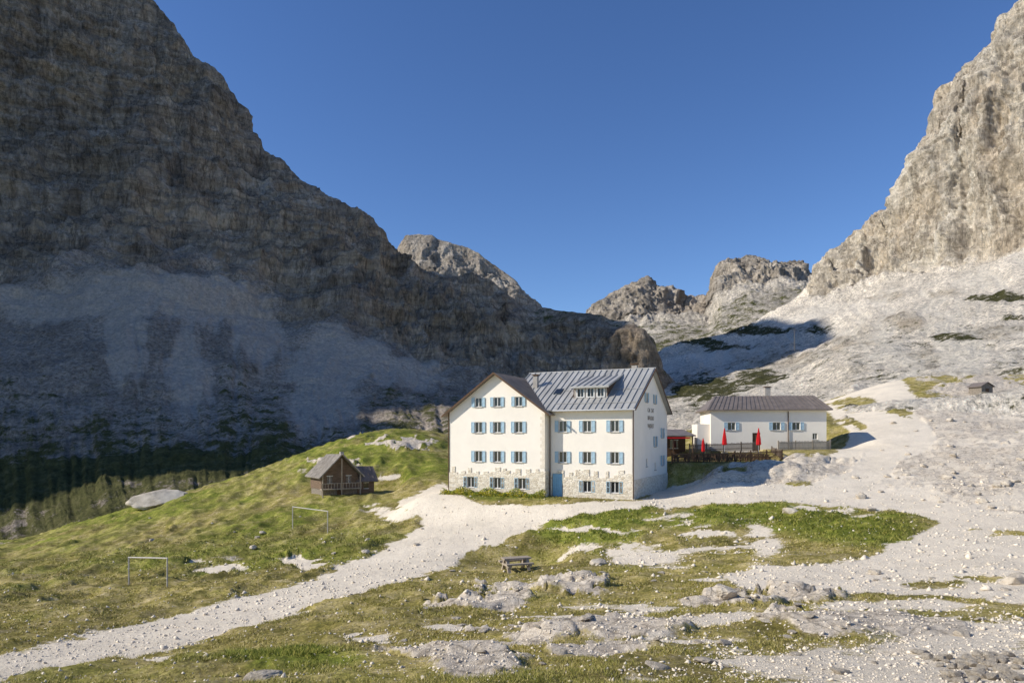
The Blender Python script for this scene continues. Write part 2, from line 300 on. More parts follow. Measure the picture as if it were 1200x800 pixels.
rock=ell(wx,wy,[(740,738,70,11),(560,778,56,22),(640,690,70,5),(925,552,72,15),(880,560,50,9),(820,562,40,6),(1140,545,100,32),(1120,500,90,20),(990,735,60,11),(860,705,60,7),(600,745,70,6),(480,765,50,6),(470,522,40,3),(400,548,24,3),(1180,600,60,8),(920,700,70,6),(550,712,60,5),(1150,455,60,14),(700,760,60,8),(1080,740,50,7)],nzz*1.2)
rock=np.maximum(rock,.46*sstep(.1,.5,fbm(GX/5,GY/5,GX*0,4,.6,33))*sstep(680,730,GPY)*sstep(330,480,GPX))
rock=np.maximum(rock,.47*sstep(.25,.55,fbm(GX/8,GY/4,GX*0,4,.6,39))*sstep(560,420,GPX)*sstep(700,660,GPY))
rock=np.maximum(rock,(.22+.6*np.clip(fbm(GX/9,GY/9,GX*0,3,.5,36),0,1))*sstep(-6,-26,st_)*sstep(960,1040,GPX)*sstep(700,640,GPY))
rock=rock*(1-FL)*(1-sstep(0,10,st_)*.9)
mound=np.exp(-((GPX-930)/55)**2-((GPY-554)/12)**2)*(1-FL)
rd=fbm(GX/3.,GY/3.,GX*0,4,.55,21,True); rs=fbm((GX+GY*.4)/6,GY/1.2,GX*0,4,.6,24)
step=sstep(-.06,.06,rs)-.5+.5*(sstep(.16,.24,rs)+sstep(-.26,-.18,rs)-1)
near=sstep(3,14,GY)*(1-.9*FL)
offr=(1-sstep(-.2,.6,gravel))
rgt=1-.45*sstep(960,1040,GPX)
lft=sstep(560,420,GPX)
GZ2=GZ+near*((.3+.3*lft)*n1*offr+.09*n2*(1-.5*sstep(.3,.8,gravel))+.03*n3+sstep(.3,.6,rock)*(.13*rd+.17*step+.08*rs+.09*n2)*np.clip(GY/20,.5,1.9)*rgt+lush*.14*np.abs(n2)+(.2+.12*lft)*offr*fbm(GX/2.6,GY/2.6,GX*0,2,.5,31,True)*np.clip(GY/30,.6,2.)+.25*lft*offr*fbm(GX/9,GY/5,GX*0,3,.5,37,True))+.7*mound
gm=np.stack([gravel,lush,rock,np.ones_like(rock)],-1)
GV=np.stack([GX,GY,GZ2],-1)
def gz(x,y):
    pxv=600+F*x/y; i=(math.log(y)-gt[0])/(gt[1]-gt[0]); j=(pxv-gpx[0])/2.2
    i=min(max(i,0),len(gt)-1.001); j=min(max(j,0),len(gpx)-1.001); a,b=int(i),int(j); fi,fj=i-a,j-b
    return float((GZ2[a,b]*(1-fj)+GZ2[a,b+1]*fj)*(1-fi)+(GZ2[a+1,b]*(1-fj)+GZ2[a+1,b+1]*fj)*fi)
def atpx(pxv,pyv):   # first ground point along that bearing which appears at that height
    j=int(round((pxv-gpx[0])/2.2)); colpy=HZ-GZ2[:,j]/GY[:,j]*F
    k=int(np.argmax(colpy<=pyv)) if (colpy<=pyv).any() else int(np.argmin(colpy)); return Vector((GX[k,j],GY[k,j],GZ2[k,j]))
n=NB('alpine_ground',.95,0,.15); a=n.attr()
md=n.noise(.8,7,.74); fine=n.noise(7.,7,.78); lg=n.noise(.22,7,.72)
g=n.ramp(md,[(.3,(.13,.125,.028)),(.44,(.28,.235,.06)),(.56,(.43,.345,.135)),(.70,(.57,.465,.25))])
gl=n.ramp(md,[(.3,(.08,.115,.014)),(.5,(.21,.225,.034)),(.7,(.40,.35,.085))])
gmn=n.mix(brk(n,a[1],lg,.9,.3),g,gl)
gmn=n.mix(.8,gmn,n.ramp(lg,[(.38,.52),(.58,1.2)]),'MULTIPLY')
gmn=n.mix(.95,gmn,n.ramp(fine,[(.35,.4),(.63,1.4)]),'MULTIPLY')
stones=n.ramp(n.voro(6.),[(.14,1.),(.22,0.)])
stmask=n.ma('MULTIPLY',stones,n.ramp(md,[(.50,0.),(.58,1.)]))
gmn=n.mix(n.ma('MULTIPLY',stmask,.9),gmn,(.66,.57,.44))
gr=n.ramp(fine,[(.3,(.68,.575,.44)),(.5,(.90,.785,.615)),(.7,(.95,.86,.70))])
gr=n.mix(.4,gr,n.ramp(n.voro(16.),[(.1,1.1),(.6,.7)]),'MULTIPLY')
gr=n.mix(.6,gr,n.ramp(n.noise(.25,7,.75),[(.35,.78),(.6,1.06)]),'MULTIPLY')
rk=n.ramp(n.noise(2.2,7,.78,(1,1,2.5)),[(.33,(.26,.21,.16)),(.48,(.58,.495,.385)),(.65,(.82,.715,.57))])
rk=n.mix(.7,rk,n.ramp(n.voro(1.1,(1,1.4,1),feat='DISTANCE_TO_EDGE'),[(.0,.35),(.05,1.)]),'MULTIPLY')
c=n.mix(brk(n,a[2],n.noise(1.3,7,.8),1.2,.05),gmn,rk)
c=n.mix(brk(n,a[0],n.noise(1.8,7,.82),1.0,.08),c,gr)
c=n.mix(n.ma('MULTIPLY',brk(n,a[2],n.noise(1.1,7,.78),.9,.10),n.ramp(n.noise(.5,7,.75),[(.40,.25),(.52,1.)])),c,rk)
n.bump(n.ma('ADD',n.ma('MULTIPLY',fine,1.),n.ma('MULTIPLY',md,1.4)),.08,1.)
M_ground=n.col(c)
sel=(sd[:-1,:-1]+sd[1:,:-1]+sd[:-1,1:]+sd[1:,1:])>0
grid_obj('ground',GV,gm,M_ground,~sel); grid_obj('path',GV,gm,M_ground,sel)
# ------------------------------------------------------------ grass tufts, gravel
def tri_obj(name,vs,fs,mat,colr=None):
    m=bpy.data.meshes.new(name); m.vertices.add(len(vs)); m.vertices.foreach_set('co',vs.astype(np.float32).ravel())
    k=fs.shape[1]; m.loops.add(fs.size); m.loops.foreach_set('vertex_index',fs.astype(np.int32).ravel())
    m.polygons.add(len(fs)); m.polygons.foreach_set('loop_start',np.arange(0,fs.size,k,dtype=np.int32)); m.polygons.foreach_set('loop_total',np.full(len(fs),k,dtype=np.int32))
    m.update(calc_edges=True)
    if colr is not None:
        ca=m.color_attributes.new('mask','FLOAT_COLOR','POINT'); ca.data.foreach_set('color',colr.astype(np.float32).ravel())
    m.materials.append(mat); o=bpy.data.objects.new(name,m); C.objects.link(o); return o
def sample(nn,y0,y1,p0=-40,p1=1240):
    t=rng.uniform(math.log(y0),math.log(y1),nn); p=rng.uniform(p0,p1,nn)
    i=(t-gt[0])/(gt[1]-gt[0]); j=(p-gpx[0])/2.2; a_=i.astype(int); b_=j.astype(int); fi=i-a_; fj=j-b_
    def bl(Q): return (Q[a_,b_]*(1-fj)+Q[a_,b_+1]*fj)*(1-fi)+(Q[a_+1,b_]*(1-fj)+Q[a_+1,b_+1]*fj)*fi
    return bl(GX),bl(GY),bl(GZ2),bl(gravel),bl(lush),bl(rock)
X,Yv,Z,gg,ll,rr=sample(150000,9,72)
keep=(gg+rng.normal(0,.1,len(gg))<.36)&(rr+rng.normal(0,.1,len(gg))<.42)&(rng.random(len(gg))<.06+.85*sstep(-.05,.35,fbm(X/1.2,Yv/1.2,X*0,3,.5,50)+ll*.4))
X,Yv,Z,ll=X[keep],Yv[keep],Z[keep],ll[keep]; nb=5
X=np.repeat(X,nb)+rng.normal(0,1,len(X)*nb)*.0022*np.repeat(Yv,nb); Y0=np.repeat(Yv,nb)+rng.normal(0,1,len(Yv)*nb)*.06; Z=np.repeat(Z,nb); ll=np.repeat(ll,nb)
hh=rng.uniform(.02,.075,len(X))*(1+1.2*ll)*np.clip(Y0/18,.8,1.6); ang=rng.uniform(0,6.28,len(X)); w=np.maximum(.006,.0007*Y0)
dx,dy=np.cos(ang)*w,np.sin(ang)*w*.5; lx,ly=rng.normal(0,.8,len(X))*hh,rng.normal(0,.8,len(X))*hh
vs=np.stack([np.stack([X-dx,Y0-dy,Z-.01],-1),np.stack([X+dx,Y0+dy,Z-.01],-1),np.stack([X+lx,Y0+ly,Z+hh],-1)],1).reshape(-1,3)
rv=rng.random(len(X)); cc=np.repeat(np.stack([rv,ll,rv,rv*0+1],-1),3,0)
n=NB('grass_blades',.8,0,.2); a=n.attr()
M_grass=n.col(n.mix(a[1],n.ramp(a[0],[(.0,(.17,.17,.03)),(.5,(.43,.36,.085)),(1.,(.70,.57,.28))]),n.ramp(a[0],[(.0,(.09,.13,.018)),(.6,(.25,.27,.04)),(1.,(.50,.43,.10))])))
o=tri_obj('grass',vs,np.arange(len(vs)).reshape(-1,3),M_grass,cc); o['kind']='stuff'; o['label']='short sun-dried alpine grass on the meadow'; o['category']='grass'
X,Yv,Z,gg,ll,rr=sample(90000,8,70)
keep=((gg>.5)&(rng.random(len(gg))<.25))|((gg>.2)&(gg<=.5)&(rng.random(len(gg))<.4))|(rng.random(len(gg))<.07)|((rr>.35)&(rng.random(len(gg))<.35)); X,Yv,Z=X[keep],Yv[keep],Z[keep]
s=rng.gamma(1.7,.011,len(X))*np.clip(Yv/16,.7,2.3)+.008
oct_=np.array([(1,0,0),(0,1,0),(-1,0,0),(0,-1,0),(0,0,.8),(0,0,-.6)],float)
vs=(oct_[None]+rng.normal(0,.28,(len(X),6,3)))*s[:,None,None]+np.stack([X,Yv,Z+s*.1],-1)[:,None,:]
tf=np.array([(0,1,4),(1,2,4),(2,3,4),(3,0,4),(1,0,5),(2,1,5),(3,2,5),(0,3,5)])
fs=(tf[None]+6*np.arange(len(X))[:,None,None]).reshape(-1,3)
M_stone=simple('limestone',(.72,.63,.50),.95,0,.28,4.)
o=tri_obj('gravel',vs.reshape(-1,3),fs,M_stone); o['kind']='stuff'; o['label']='loose pale limestone gravel on track and slope'; o['category']='gravel'
# ------------------------------------------------------------ boulders
def boulder_mesh(k,flatk=.6):
    bm=bmesh.new(); bmesh.ops.create_icosphere(bm,subdivisions=4,radius=1)
    co=np.array([v.co[:] for v in bm.verts]); d=1+.35*fbm(co[:,0]*1.1+k*9,co[:,1]*1.1,co[:,2]*1.1,3,.5,k)+.14*fbm(co[:,0]*3,co[:,1]*3+k,co[:,2]*3,3,.6,k+5,True)
    co=co*d[:,None]
    r2_=np.random.default_rng(k)
    for q in range(9):
        nn=r2_.normal(size=3); nn/=np.linalg.norm(nn); ov=np.maximum(co@nn-.72,0); co=co-nn*ov[:,None]*.9
    co[:,2]*=flatk
    for v,c_ in zip(bm.verts,co): v.co=c_
    m=bpy.data.meshes.new('boulder'); bm.to_mesh(m); bm.free(); m.materials.append(M_bould); return m
n=NB('boulder_rock',.95,0,.15); f=n.noise(1.6,7,.75); n.bump(n.noise(3.,7,.75),.12)
M_bould=n.col(n.ramp(f,[(.3,(.30,.25,.19)),(.5,(.60,.52,.41)),(.68,(.76,.67,.54))]))
bmesh_=[boulder_mesh(k,.6) for k in range(7)]
def boulder(p,sz,label,group=None,st=(1,1,1),cat='boulder',sink=.15):
    o=bpy.data.objects.new('boulder',random.choice(bmesh_)); C.objects.link(o)
    o.location=p+Vector((0,0,sz*(.6*.5-sink))); o.scale=(sz*st[0],sz*st[1],sz*st[2]); o.rotation_euler=(random.uniform(-.2,.2),random.uniform(-.2,.2),random.uniform(0,6.28))
    o['label']=label; o['category']=cat
    if group: o['group']=group
boulder(atpx(190,588)+Vector((0,0,-.1)),3.2,'large flat grey boulder at the edge of the left meadow',st=(1.3,1,.9))
boulder(atpx(306,796),.28,'pale rock at the bottom edge left of centre',st=(1.5,.9,.8))
boulder(atpx(702,662),.5,'small pale rock on the grass right of the picnic table')
boulder(atpx(852,697),.45,'squat pale rock beside the gravel right of centre')
boulder(atpx(1190,683),.55,'pale boulder on the gravel at the right edge')
boulder(atpx(1128,745),.22,'flat pale rock on dry grass at lower right')
boulder(atpx(1025,672),.3,'small rock on the lower edge of the gravel, right of centre')
boulder(atpx(925,600),.55,'rock at the upper rim of the right hand green patch')
for q in range(60):
    pp=(random.uniform(430,1190),random.uniform(668,790)); boulder(atpx(*pp),random.uniform(.05,.19),'small pale limestone rock lying on the near slope','limestone rocks on the near slope',st=(1.3,1,.7))
for q in range(75):
    pp=(random.gauss(1150,36),random.uniform(768,800)); p_=atpx(min(pp[0],1215),pp[1]); boulder(p_,random.uniform(.05,.14),'fist sized stone in the rubble heap at bottom right','stones of the rubble heap',sink=-.1)
for q in range(34):
    pp=(random.uniform(1000,1200),random.uniform(490,600)); boulder(atpx(*pp),random.uniform(.2,.5),'grey rock on the bare slope right of the small house','rocks on the bare right slope')
for q in range(14):
    pp=(random.uniform(160,520),random.uniform(605,650)); boulder(atpx(*pp),random.uniform(.15,.4),'grey rock poking out of the green left meadow','rocks on the left meadow')
# ------------------------------------------------------------ building tools
class MB:
    def __init__(s): s.v=[]; s.f=[]
    def box(s,x0,x1,y0,y1,z0,z1):
        b=len(s.v); s.v+=[(x,y,z) for z in (z0,z1) for x,y in ((x0,y0),(x1,y0),(x1,y1),(x0,y1))]
        s.f+=[tuple(b+i for i in q) for q in ((3,2,1,0),(4,5,6,7),(0,1,5,4),(1,2,6,5),(2,3,7,6),(3,0,4,7))]; return s
    def hexa(s,pts):    # 4 bottom + 4 top
        b=len(s.v); s.v+=[tuple(p) for p in pts]
        s.f+=[tuple(b+i for i in q) for q in ((3,2,1,0),(4,5,6,7),(0,1,5,4),(1,2,6,5),(2,3,7,6),(3,0,4,7))]; return s
    def prism(s,poly,a,b_,axis):
        b=len(s.v); n=len(poly)
        for t in (a,b_):
            for p,q in poly: s.v.append((t,p,q) if axis=='x' else (p,t,q) if axis=='y' else (p,q,t))
        s.f.append(tuple(b+i for i in range(n))); s.f.append(tuple(b+n+i for i in reversed(range(n))))
        for i in range(n): j=(i+1)%n; s.f.append((b+j,b+i,b+n+i,b+n+j))
        return s
    def tube(s,p,q,r,r2=None,seg=10):
        p=Vector(p);q=Vector(q); r2=r if r2 is None else r2; d=(q-p).normalized(); u=d.orthogonal().normalized(); w=d.cross(u); b=len(s.v)
        for c_,rr_ in ((p,r),(q,r2)):
            for k in range(seg):
                t=2*math.pi*k/seg; s.v.append(tuple(c_+u*math.cos(t)*rr_+w*math.sin(t)*rr_))
        for k in range(seg): j=(k+1)%seg; s.f.append((b+k,b+j,b+seg+j,b+seg+k))
        s.f.append(tuple(b+k for k in reversed(range(seg)))); s.f.append(tuple(b+seg+k for k in range(seg))); return s
    def mesh(s,name,mat):
        m=bpy.data.meshes.new(name); m.from_pydata(s.v,[],s.f); m.update()
        bm=bmesh.new(); bm.from_mesh(m); bmesh.ops.recalc_face_normals(bm,faces=bm.faces); bm.to_mesh(m); bm.free()
        if mat: m.materials.append(mat)
        return m
    def obj(s,name,mat,parent=None,cut=None):
        m=s.mesh(name,mat); o=bpy.data.objects.new(name,m); C.objects.link(o)
        if cut:
            co=cut.obj('cutter',None); md=o.modifiers.new('b','BOOLEAN'); md.operation='DIFFERENCE'; md.solver='EXACT'; md.object=co
            bpy.context.view_layer.update()
            nm=bpy.data.meshes.new_from_object(o.evaluated_get(bpy.context.evaluated_depsgraph_get())); nm.name=name
            o.modifiers.clear(); o.data=nm; bpy.data.objects.remove(co)
        if parent: o.parent=parent
        return o
def empty(name,loc,rz,label,cat,group=None):
    o=bpy.data.objects.new(name,None); C.objects.link(o); o.location=loc; o.rotation_euler=(0,0,rz); o['label']=label; o['category']=cat
    if group: o['group']=group
    return o
def dup(root,loc,rz,label=None):
    r=root.copy(); C.objects.link(r); r.location=loc; r.rotation_euler=(0,0,rz)
    if label: r['label']=label
    for ch in list(root.children):
        c_=ch.copy(); C.objects.link(c_); c_.parent=r
        for g_ in ch.children: d_=g_.copy(); C.objects.link(d_); d_.parent=c_
    return r
n=NB('white_render',.9); f=n.noise(.5,7,.65); 
n.bump(n.noise(14.,5,.6),.02); M_white=n.col(n.mix(.5,(.91,.83,.71),n.ramp(f,[(.3,.84),(.7,1.03)]),'MULTIPLY'))
n=NB('stone_plinth',.95); v=n.voro(3.2,(1,1,1.7),'DISTANCE_TO_EDGE'); cc_=n.voro(3.2,(1,1,1.7),'F1','Color'); n.bump(n.ramp(v,[(0.,0.),(.12,1.)]),.03)
sp=n.nt.nodes.new('ShaderNodeSeparateColor'); n.nt.links.new(cc_,sp.inputs[0])
stn=n.ramp(sp.outputs[0],[(0.,(.62,.52,.38)),(.35,(.76,.66,.51)),(1.,(.88,.79,.64))])
M_plinth=n.col(n.mix(n.ramp(v,[(.02,0.),(.05,1.)]),(.86,.77,.64),stn))
M_quoin=simple('pale_corner_stone',(.78,.69,.56),.95,0,.12,2.)
n=NB('sheet_metal_roof',.5,.1,.5); M_metal=n.col(n.ramp(n.noise(.8,6,.6,(1.4,.3,.3)),[(.3,(.31,.30,.275)),(.7,(.49,.475,.445))]))
M_brownroof=simple('brown_sheet_roof',(.20,.165,.14),.55,.1,.25,1.2)
M_wood=simple('dark_wood',(.12,.07,.04),.8,0,.4,3.,(.4,.4,6.),.02)
M_woodg=simple('grey_brown_fence_wood',(.20,.155,.115),.85,0,.35,4.,(5,5,.5),.01)
M_woodl=simple('weathered_wood',(.40,.33,.25),.85,0,.35,4.,(5,5,.5),.01)
M_blue=simple('pale_blue_paint',(.38,.52,.60),.55,0,.12,3.)
M_door=simple('blue_door_paint',(.25,.47,.62),.5,0,.12,3.)
M_frame=simple('white_window_frame',(.72,.70,.66),.6,0,.05,3.)
M_glass=NB('dark_window_glass',.06,0,.6).col((.018,.022,.028))
M_red=simple('red_canvas',(.66,.018,.022),.75,0,.2,5.)
M_pole=simple('galvanised_pole',(.5,.5,.5),.45,.6,.1,4.)
M_dark=simple('dark_mast_steel',(.12,.12,.12),.6,.2,.1,4.)
M_post=simple('weathered_goal_paint',(.50,.46,.40),.7,0,.25,6.)
M_letter=simple('dark_lettering',(.14,.10,.07),.8,0,.1,4.)
M_chim=simple('chimney_render',(.42,.38,.33),.9,0,.2,3.)
def win_meshes(w,h,sw=.4,shut=True):
    d={}
    d['pane']=MB().box(-w/2,w/2,.14,.17,-h/2,h/2).mesh('window',M_glass)
    f=MB(); t=.06
    f.box(-w/2,-w/2+t,.07,.135,-h/2,h/2).box(w/2-t,w/2,.07,.135,-h/2,h/2).box(-w/2+t,w/2-t,.07,.135,h/2-t,h/2).box(-w/2+t,w/2-t,.07,.135,-h/2,-h/2+t).box(-.035,.035,.075,.13,-h/2+t,h/2-t)
    d['frame']=f.mesh('window_frame',M_frame)
    d['sill']=MB().box(-w/2-.06,w/2+.06,-.09,.06,-h/2-.07,-h/2-.002).mesh('sill',M_chim)
    if shut:
        for sgn,k in ((-1,'sl'),(1,'sr')):
            m=MB(); x0=sgn*(w/2+.02); x1=sgn*(w/2+.02+sw); a_,b_=min(x0,x1),max(x0,x1)
            m.box(a_,b_,-.07,-.03,-h/2,h/2)
            m.box(a_,a_+.05,-.09,-.07,-h/2,h/2).box(b_-.05,b_,-.09,-.07,-h/2,h/2).box(a_+.05,b_-.05,-.09,-.07,h/2-.06,h/2).box(a_+.05,b_-.05,-.09,-.07,-h/2,-h/2+.06).box(a_+.05,b_-.05,-.09,-.07,-.03,.03)
            d[k]=m.mesh('shutter',M_blue)
    return d
W1=win_meshes(.85,1.1,.36); W2=win_meshes(.8,.95,.34); W3=win_meshes(.62,.8,0,False); W4=win_meshes(1.0,1.0,.42)
def put_window(parent,x,y,z,d,rz=0.):
    o=bpy.data.objects.new('window',d['pane']); C.objects.link(o); o.parent=parent; o.location=(x,y,z); o.rotation_euler=(0,0,rz)
    for k,nm in (('frame','window_frame'),('sill','sill'),('sl','shutter'),('sr','shutter')):
        if k in d: c_=bpy.data.objects.new(nm,d[k]); C.objects.link(c_); c_.parent=o
def seam_roof(mb,p00,p10,p01,p11,th,step,rib=.05,rw=.03):
    # p00,p10 = eave ends, p01,p11 = ridge ends ; slab and standing seams
    p00,p10,p01,p11=map(Vector,(p00,p10,p01,p11)); nrm=(p10-p00).cross(p01-p00).normalized()
    if nrm.z<0: nrm=-nrm
    mb.hexa([p00,p10,p11,p01]+[q+nrm*th for q in (p00,p10,p11,p01)])
    L=(p10-p00).length; k=int(L/step)
    e=(p10-p00).normalized()*rw
    for i in range(k+1):
        t=.01+.98*i/k; a_=p00.lerp(p10,t)+nrm*(th+.002); b_=p01.lerp(p11,t)+nrm*(th+.002)
        mb.hexa([a_-e,a_+e,b_+e,b_-e]+[q+nrm*rib for q in (a_-e,a_+e,b_+e,b_-e)])
    return mb
# ------------------------------------------------------------ main refuge
ref=empty('mountain_refuge',(c0.x,c0.y,BASEZ),-TH,'large white four storey mountain refuge with pale blue shutters and metal roof','building')
SL=4.1/7.5; XM=-13.8; XL=-19.16; XR=-8.46; SLL=3.8/5.35
wins=[] # (x,y,z,face,w,h,set)
for xx in (-6.95,-4.45,-1.7):
    for zz in (3.8,6.8): wins.append((xx,0,zz,'f',.85,1.1,W1))
for xx in (-4.45,-1.7): wins.append((xx,0,1.0,'f',.85,1.1,W1))
for w_ in (7.3,5.16,2.8):
    wins.append((XR-w_,-1,3.8,'f',.85,1.1,W1)); wins.append((XR-w_,-1,6.75,'f',.85,1.1,W1)); wins.append((XR-w_,-1,9.3,'f',.8,.95,W2))
for w_ in (8.2,5.16,2.42): wins.append((XR-w_,-1,1.15,'f',.85,1.1,W1))
for yy,zz,S,w_,h_ in ((5.4,9.75,W2,.8,.95),(9.0,9.75,W2,.8,.95),(9.2,5.3,W1,.85,1.1),(12.6,6.2,W1,.85,1.1),(5.5,3.2,W3,.62,.8),(12.6,3.2,W1,.85,1.1),(9.2,2.7,W3,.62,.8)):
    wins.append((0,yy,zz,'s',w_,h_,S))
cutm=MB();cutl=MB()
for x_,y_,z_,f_,w_,h_,S in wins:
    if f_=='s': cutm.box(-.2,.3,y_-w_/2,y_+w_/2,z_-h_/2,z_+h_/2)
    elif y_==0: cutm.box(x_-w_/2,x_+w_/2,-.3,.2,z_-h_/2,z_+h_/2)
    else: cutl.box(x_-w_/2,x_+w_/2,-1.3,-.8,z_-h_/2,z_+h_/2)
cutm.box(-8.05,-6.95,-.3,.2,-.3,2.2)
MB().prism([(0,-3),(15,-3),(15,8.6),(7.5,12.7),(0,8.6)],XM,0,'x').obj('wall',M_white,ref,cutm)
MB().prism([(XL,-3),(XR,-3),(XR,8.3),(XM,12.1),(XL,8.3)],-1,14.5,'y').obj('wall',M_white,ref,cutl)
def irregular(x0,x1,h,seed):   # plinth outline whose upper edge steps like the stones do
    r_=random.Random(seed); pts=[(x1,-3),(x0,-3)]; x_=x0; 
    while x_<x1-.5:
        hh=h+r_.choice((-.35,-.2,-.05,.1,.3,.4)); w_=r_.uniform(.25,.6); pts+=[(x_,hh),(min(x_+w_,x1-.3),hh+.03)]; x_+=w_+.001
    pts+=[(x1,h)]; return pts
MB().prism(irregular(XR+.09,.08,2.2,3),-.07,-.003,'y').obj('stone_plinth',M_plinth,ref,cutm)
MB().prism(irregular(XL-.07,XR+.08,2.3,4),-1.07,-1.003,'y').obj('stone_plinth',M_plinth,ref,cutl)
MB().box(.003,.08,-.002,15.,-3,1.7).obj('stone_plinth',M_plinth,ref)
MB().box(XR+.003,XR+.08,-1.0,-.08,-3,2.45).obj('stone_plinth',M_plinth,ref)
q=MB()
for k in range(16):
    ww=.3 if k%2 else .48
    q.box(XR-ww,XR+.03,-1.02,-1.0-.002,2.72+k*.34,2.72+k*.34+.31)
q.obj('quoin',M_quoin,ref)
for x_,y_,z_,f_,w_,h_,S in wins:
    put_window(ref,x_,y_,z_,S,math.pi/2 if f_=='s' else 0)
d_=MB().box(-8.0,-7.0,-.02,.04,-.3,2.15)
for k in range(5): d_.box(-7.95+k*.19,-7.80+k*.19,-.045,-.02,-.1,2.05)
dd=d_.obj('door',M_door,ref); MB().tube((-7.12,-.1,1.0),(-7.12,-.04,1.0),.03).obj('handle',M_pole,dd)
ov=.6
r=MB(); seam_roof(r,(XM,-ov,8.62-ov*SL),(.45,-ov,8.62-ov*SL),(XM,7.5,12.74),(.45,7.5,12.74),.12,.62,.09,.045)
seam_roof(r,(XM,15+ov,8.62-ov*SL),(.45,15+ov,8.62-ov*SL),(XM,7.51,12.74),(.45,7.51,12.74),.12,.62)
for t in (.12,.45): # snow guards
    yy=-ov+(7.5+ov)*t; zz=8.62-ov*SL+(yy+ov)*SL+.25; r.tube((XR+.4,yy,zz),(.35,yy,zz),.03,seg=6)
r.tube((XM,7.5,12.88),(.47,7.5,12.88),.09,seg=8)
rf=r.obj('roof',M_metal,ref)
r=MB(); ov2=.65
seam_roof(r,(XR+ov2,-1.5,8.32-ov2*SLL),(XR+ov2,13,8.32-ov2*SLL),(XM,-1.5,12.14),(XM,13,12.14),.1,.5,.03)
seam_roof(r,(XL-ov2,-1.5,8.32-ov2*SLL),(XL-ov2,14.9,8.32-ov2*SLL),(XM-.003,-1.5,12.14),(XM-.003,14.9,12.14),.1,.5,.03)
rf2=r.obj('roof',M_brownroof,ref)
def verge(a_,b_,th,dep,ax):
    mb=MB(); a_=Vector(a_);b_=Vector(b_)
    off=Vector((0,th,0)) if ax=='y' else Vector((th,0,0)); up=Vector((0,0,dep))
    mb.hexa([a_-up,b_-up,b_-up+off,a_-up+off,a_+up*.6,b_+up*.6,b_+up*.6+off,a_+up*.6+off]); mb.obj('verge_board',M_wood,ref)
verge((XR+ov2,-1.56,8.32-ov2*SLL+.05),(XM,-1.56,12.2),.05,.12,'y'); verge((XM-.003,-1.562,12.2),(XL-ov2,-1.562,8.32-ov2*SLL+.05),.05,.12,'y')
verge((.455,-ov,8.62-ov*SL+.05),(.455,7.49,12.8),.05,.13,'x'); verge((.457,7.51,12.8),(.457,15+ov,8.62-ov*SL+.05),.05,.13,'x')
g=MB().tube((XR+.7,-ov-.06,8.62-ov*SL+.02),(.45,-ov-.06,8.62-ov*SL+.02),.075,seg=8).obj('gutter',M_pole,ref)
for (xx,yy,a_) in ((XR+.2,-.12,-.12),(.12,-.1,-.1),(XL-.08,-1.05,-1.05)):
    MB().tube((xx,yy,.0),(xx,yy,8.3),.055,seg=8).obj('downpipe',M_wood,ref)
# dormer
dx0,dx1=-6.35,-2.95
def rz_(y): return 8.62+y*SL
dm=MB(); dm.prism([(1.6,rz_(1.6)-.2),(1.6,10.75),(5.6,11.85),(5.6,11.3)],dx0,dx1,'x'); 
dcut=MB()
for k in range(3): dcut.box(-5.97+k*1.04,-5.35+k*1.04,1.3,1.78,9.75,10.55)
dmo=dm.obj('dormer',M_chim,ref,dcut)
for xx in ((dx0-.06,dx0-.003),(dx1+.003,dx1+.06)):
    MB().prism([(1.58,rz_(1.6)-.1),(1.58,10.75),(5.6,11.85),(5.6,11.4)],xx[0],xx[1],'x').obj('dormer_cheek',M_wood,dmo)
r=MB(); seam_roof(r,(dx0-.3,1.2,10.66),(dx1+.3,1.2,10.66),(dx0-.3,6.9,12.28),(dx1+.3,6.9,12.28),.09,.6,.09,.045); r.obj('dormer_roof',M_metal,dmo)
MB().box(dx0-.3,dx1+.3,1.13,1.19,10.6,10.78).obj('dormer_fascia',M_metal,dmo)
for k in range(3):
    xk=-5.66+k*1.04
    MB().box(xk-.31,xk+.31,1.72,1.75,9.76,10.54).obj('window_pane',M_glass,dmo)
    f=MB(); f.box(xk-.42,xk-.31,1.52,1.6,9.66,10.64).box(xk+.31,xk+.42,1.52,1.6,9.66,10.64).box(xk-.31,xk+.31,1.52,1.6,10.54,10.64).box(xk-.31,xk+.31,1.52,1.6,9.66,9.76).box(xk-.025,xk+.025,1.6,1.7,9.76,10.54).obj('window_frame',M_frame,dmo)
# chimneys and skylight
for (xx,yy,z0,z1,w_) in ((-11.6,4.2,9.8,12.2,.24),(-1.9,8.1,11.5,13.3,.28),(-3.6,10.,11.,13.0,.25)):
    c_=MB().box(xx-w_,xx+w_,yy-w_,yy+w_,z0,z1).obj('chimney',M_chim,ref)
    MB().box(xx-w_-.1,xx+w_+.1,yy-w_-.1,yy+w_+.1,z1+.12,z1+.2).box(xx-w_+.05,xx+w_-.05,yy-w_+.05,yy+w_-.05,z1,z1+.12).obj('chimney_cap',M_wood,c_)
sk=MB(); yy=2.4; sk.hexa([(-8.9,yy,rz_(yy)+.18),(-8.1,yy,rz_(yy)+.18),(-8.1,yy+1,rz_(yy+1)+.18),(-8.9,yy+1,rz_(yy+1)+.18),(-8.9,yy,rz_(yy)+.28),(-8.1,yy,rz_(yy)+.28),(-8.1,yy+1,rz_(yy+1)+.28),(-8.9,yy+1,rz_(yy+1)+.28)]).obj('skylight',M_glass,ref)
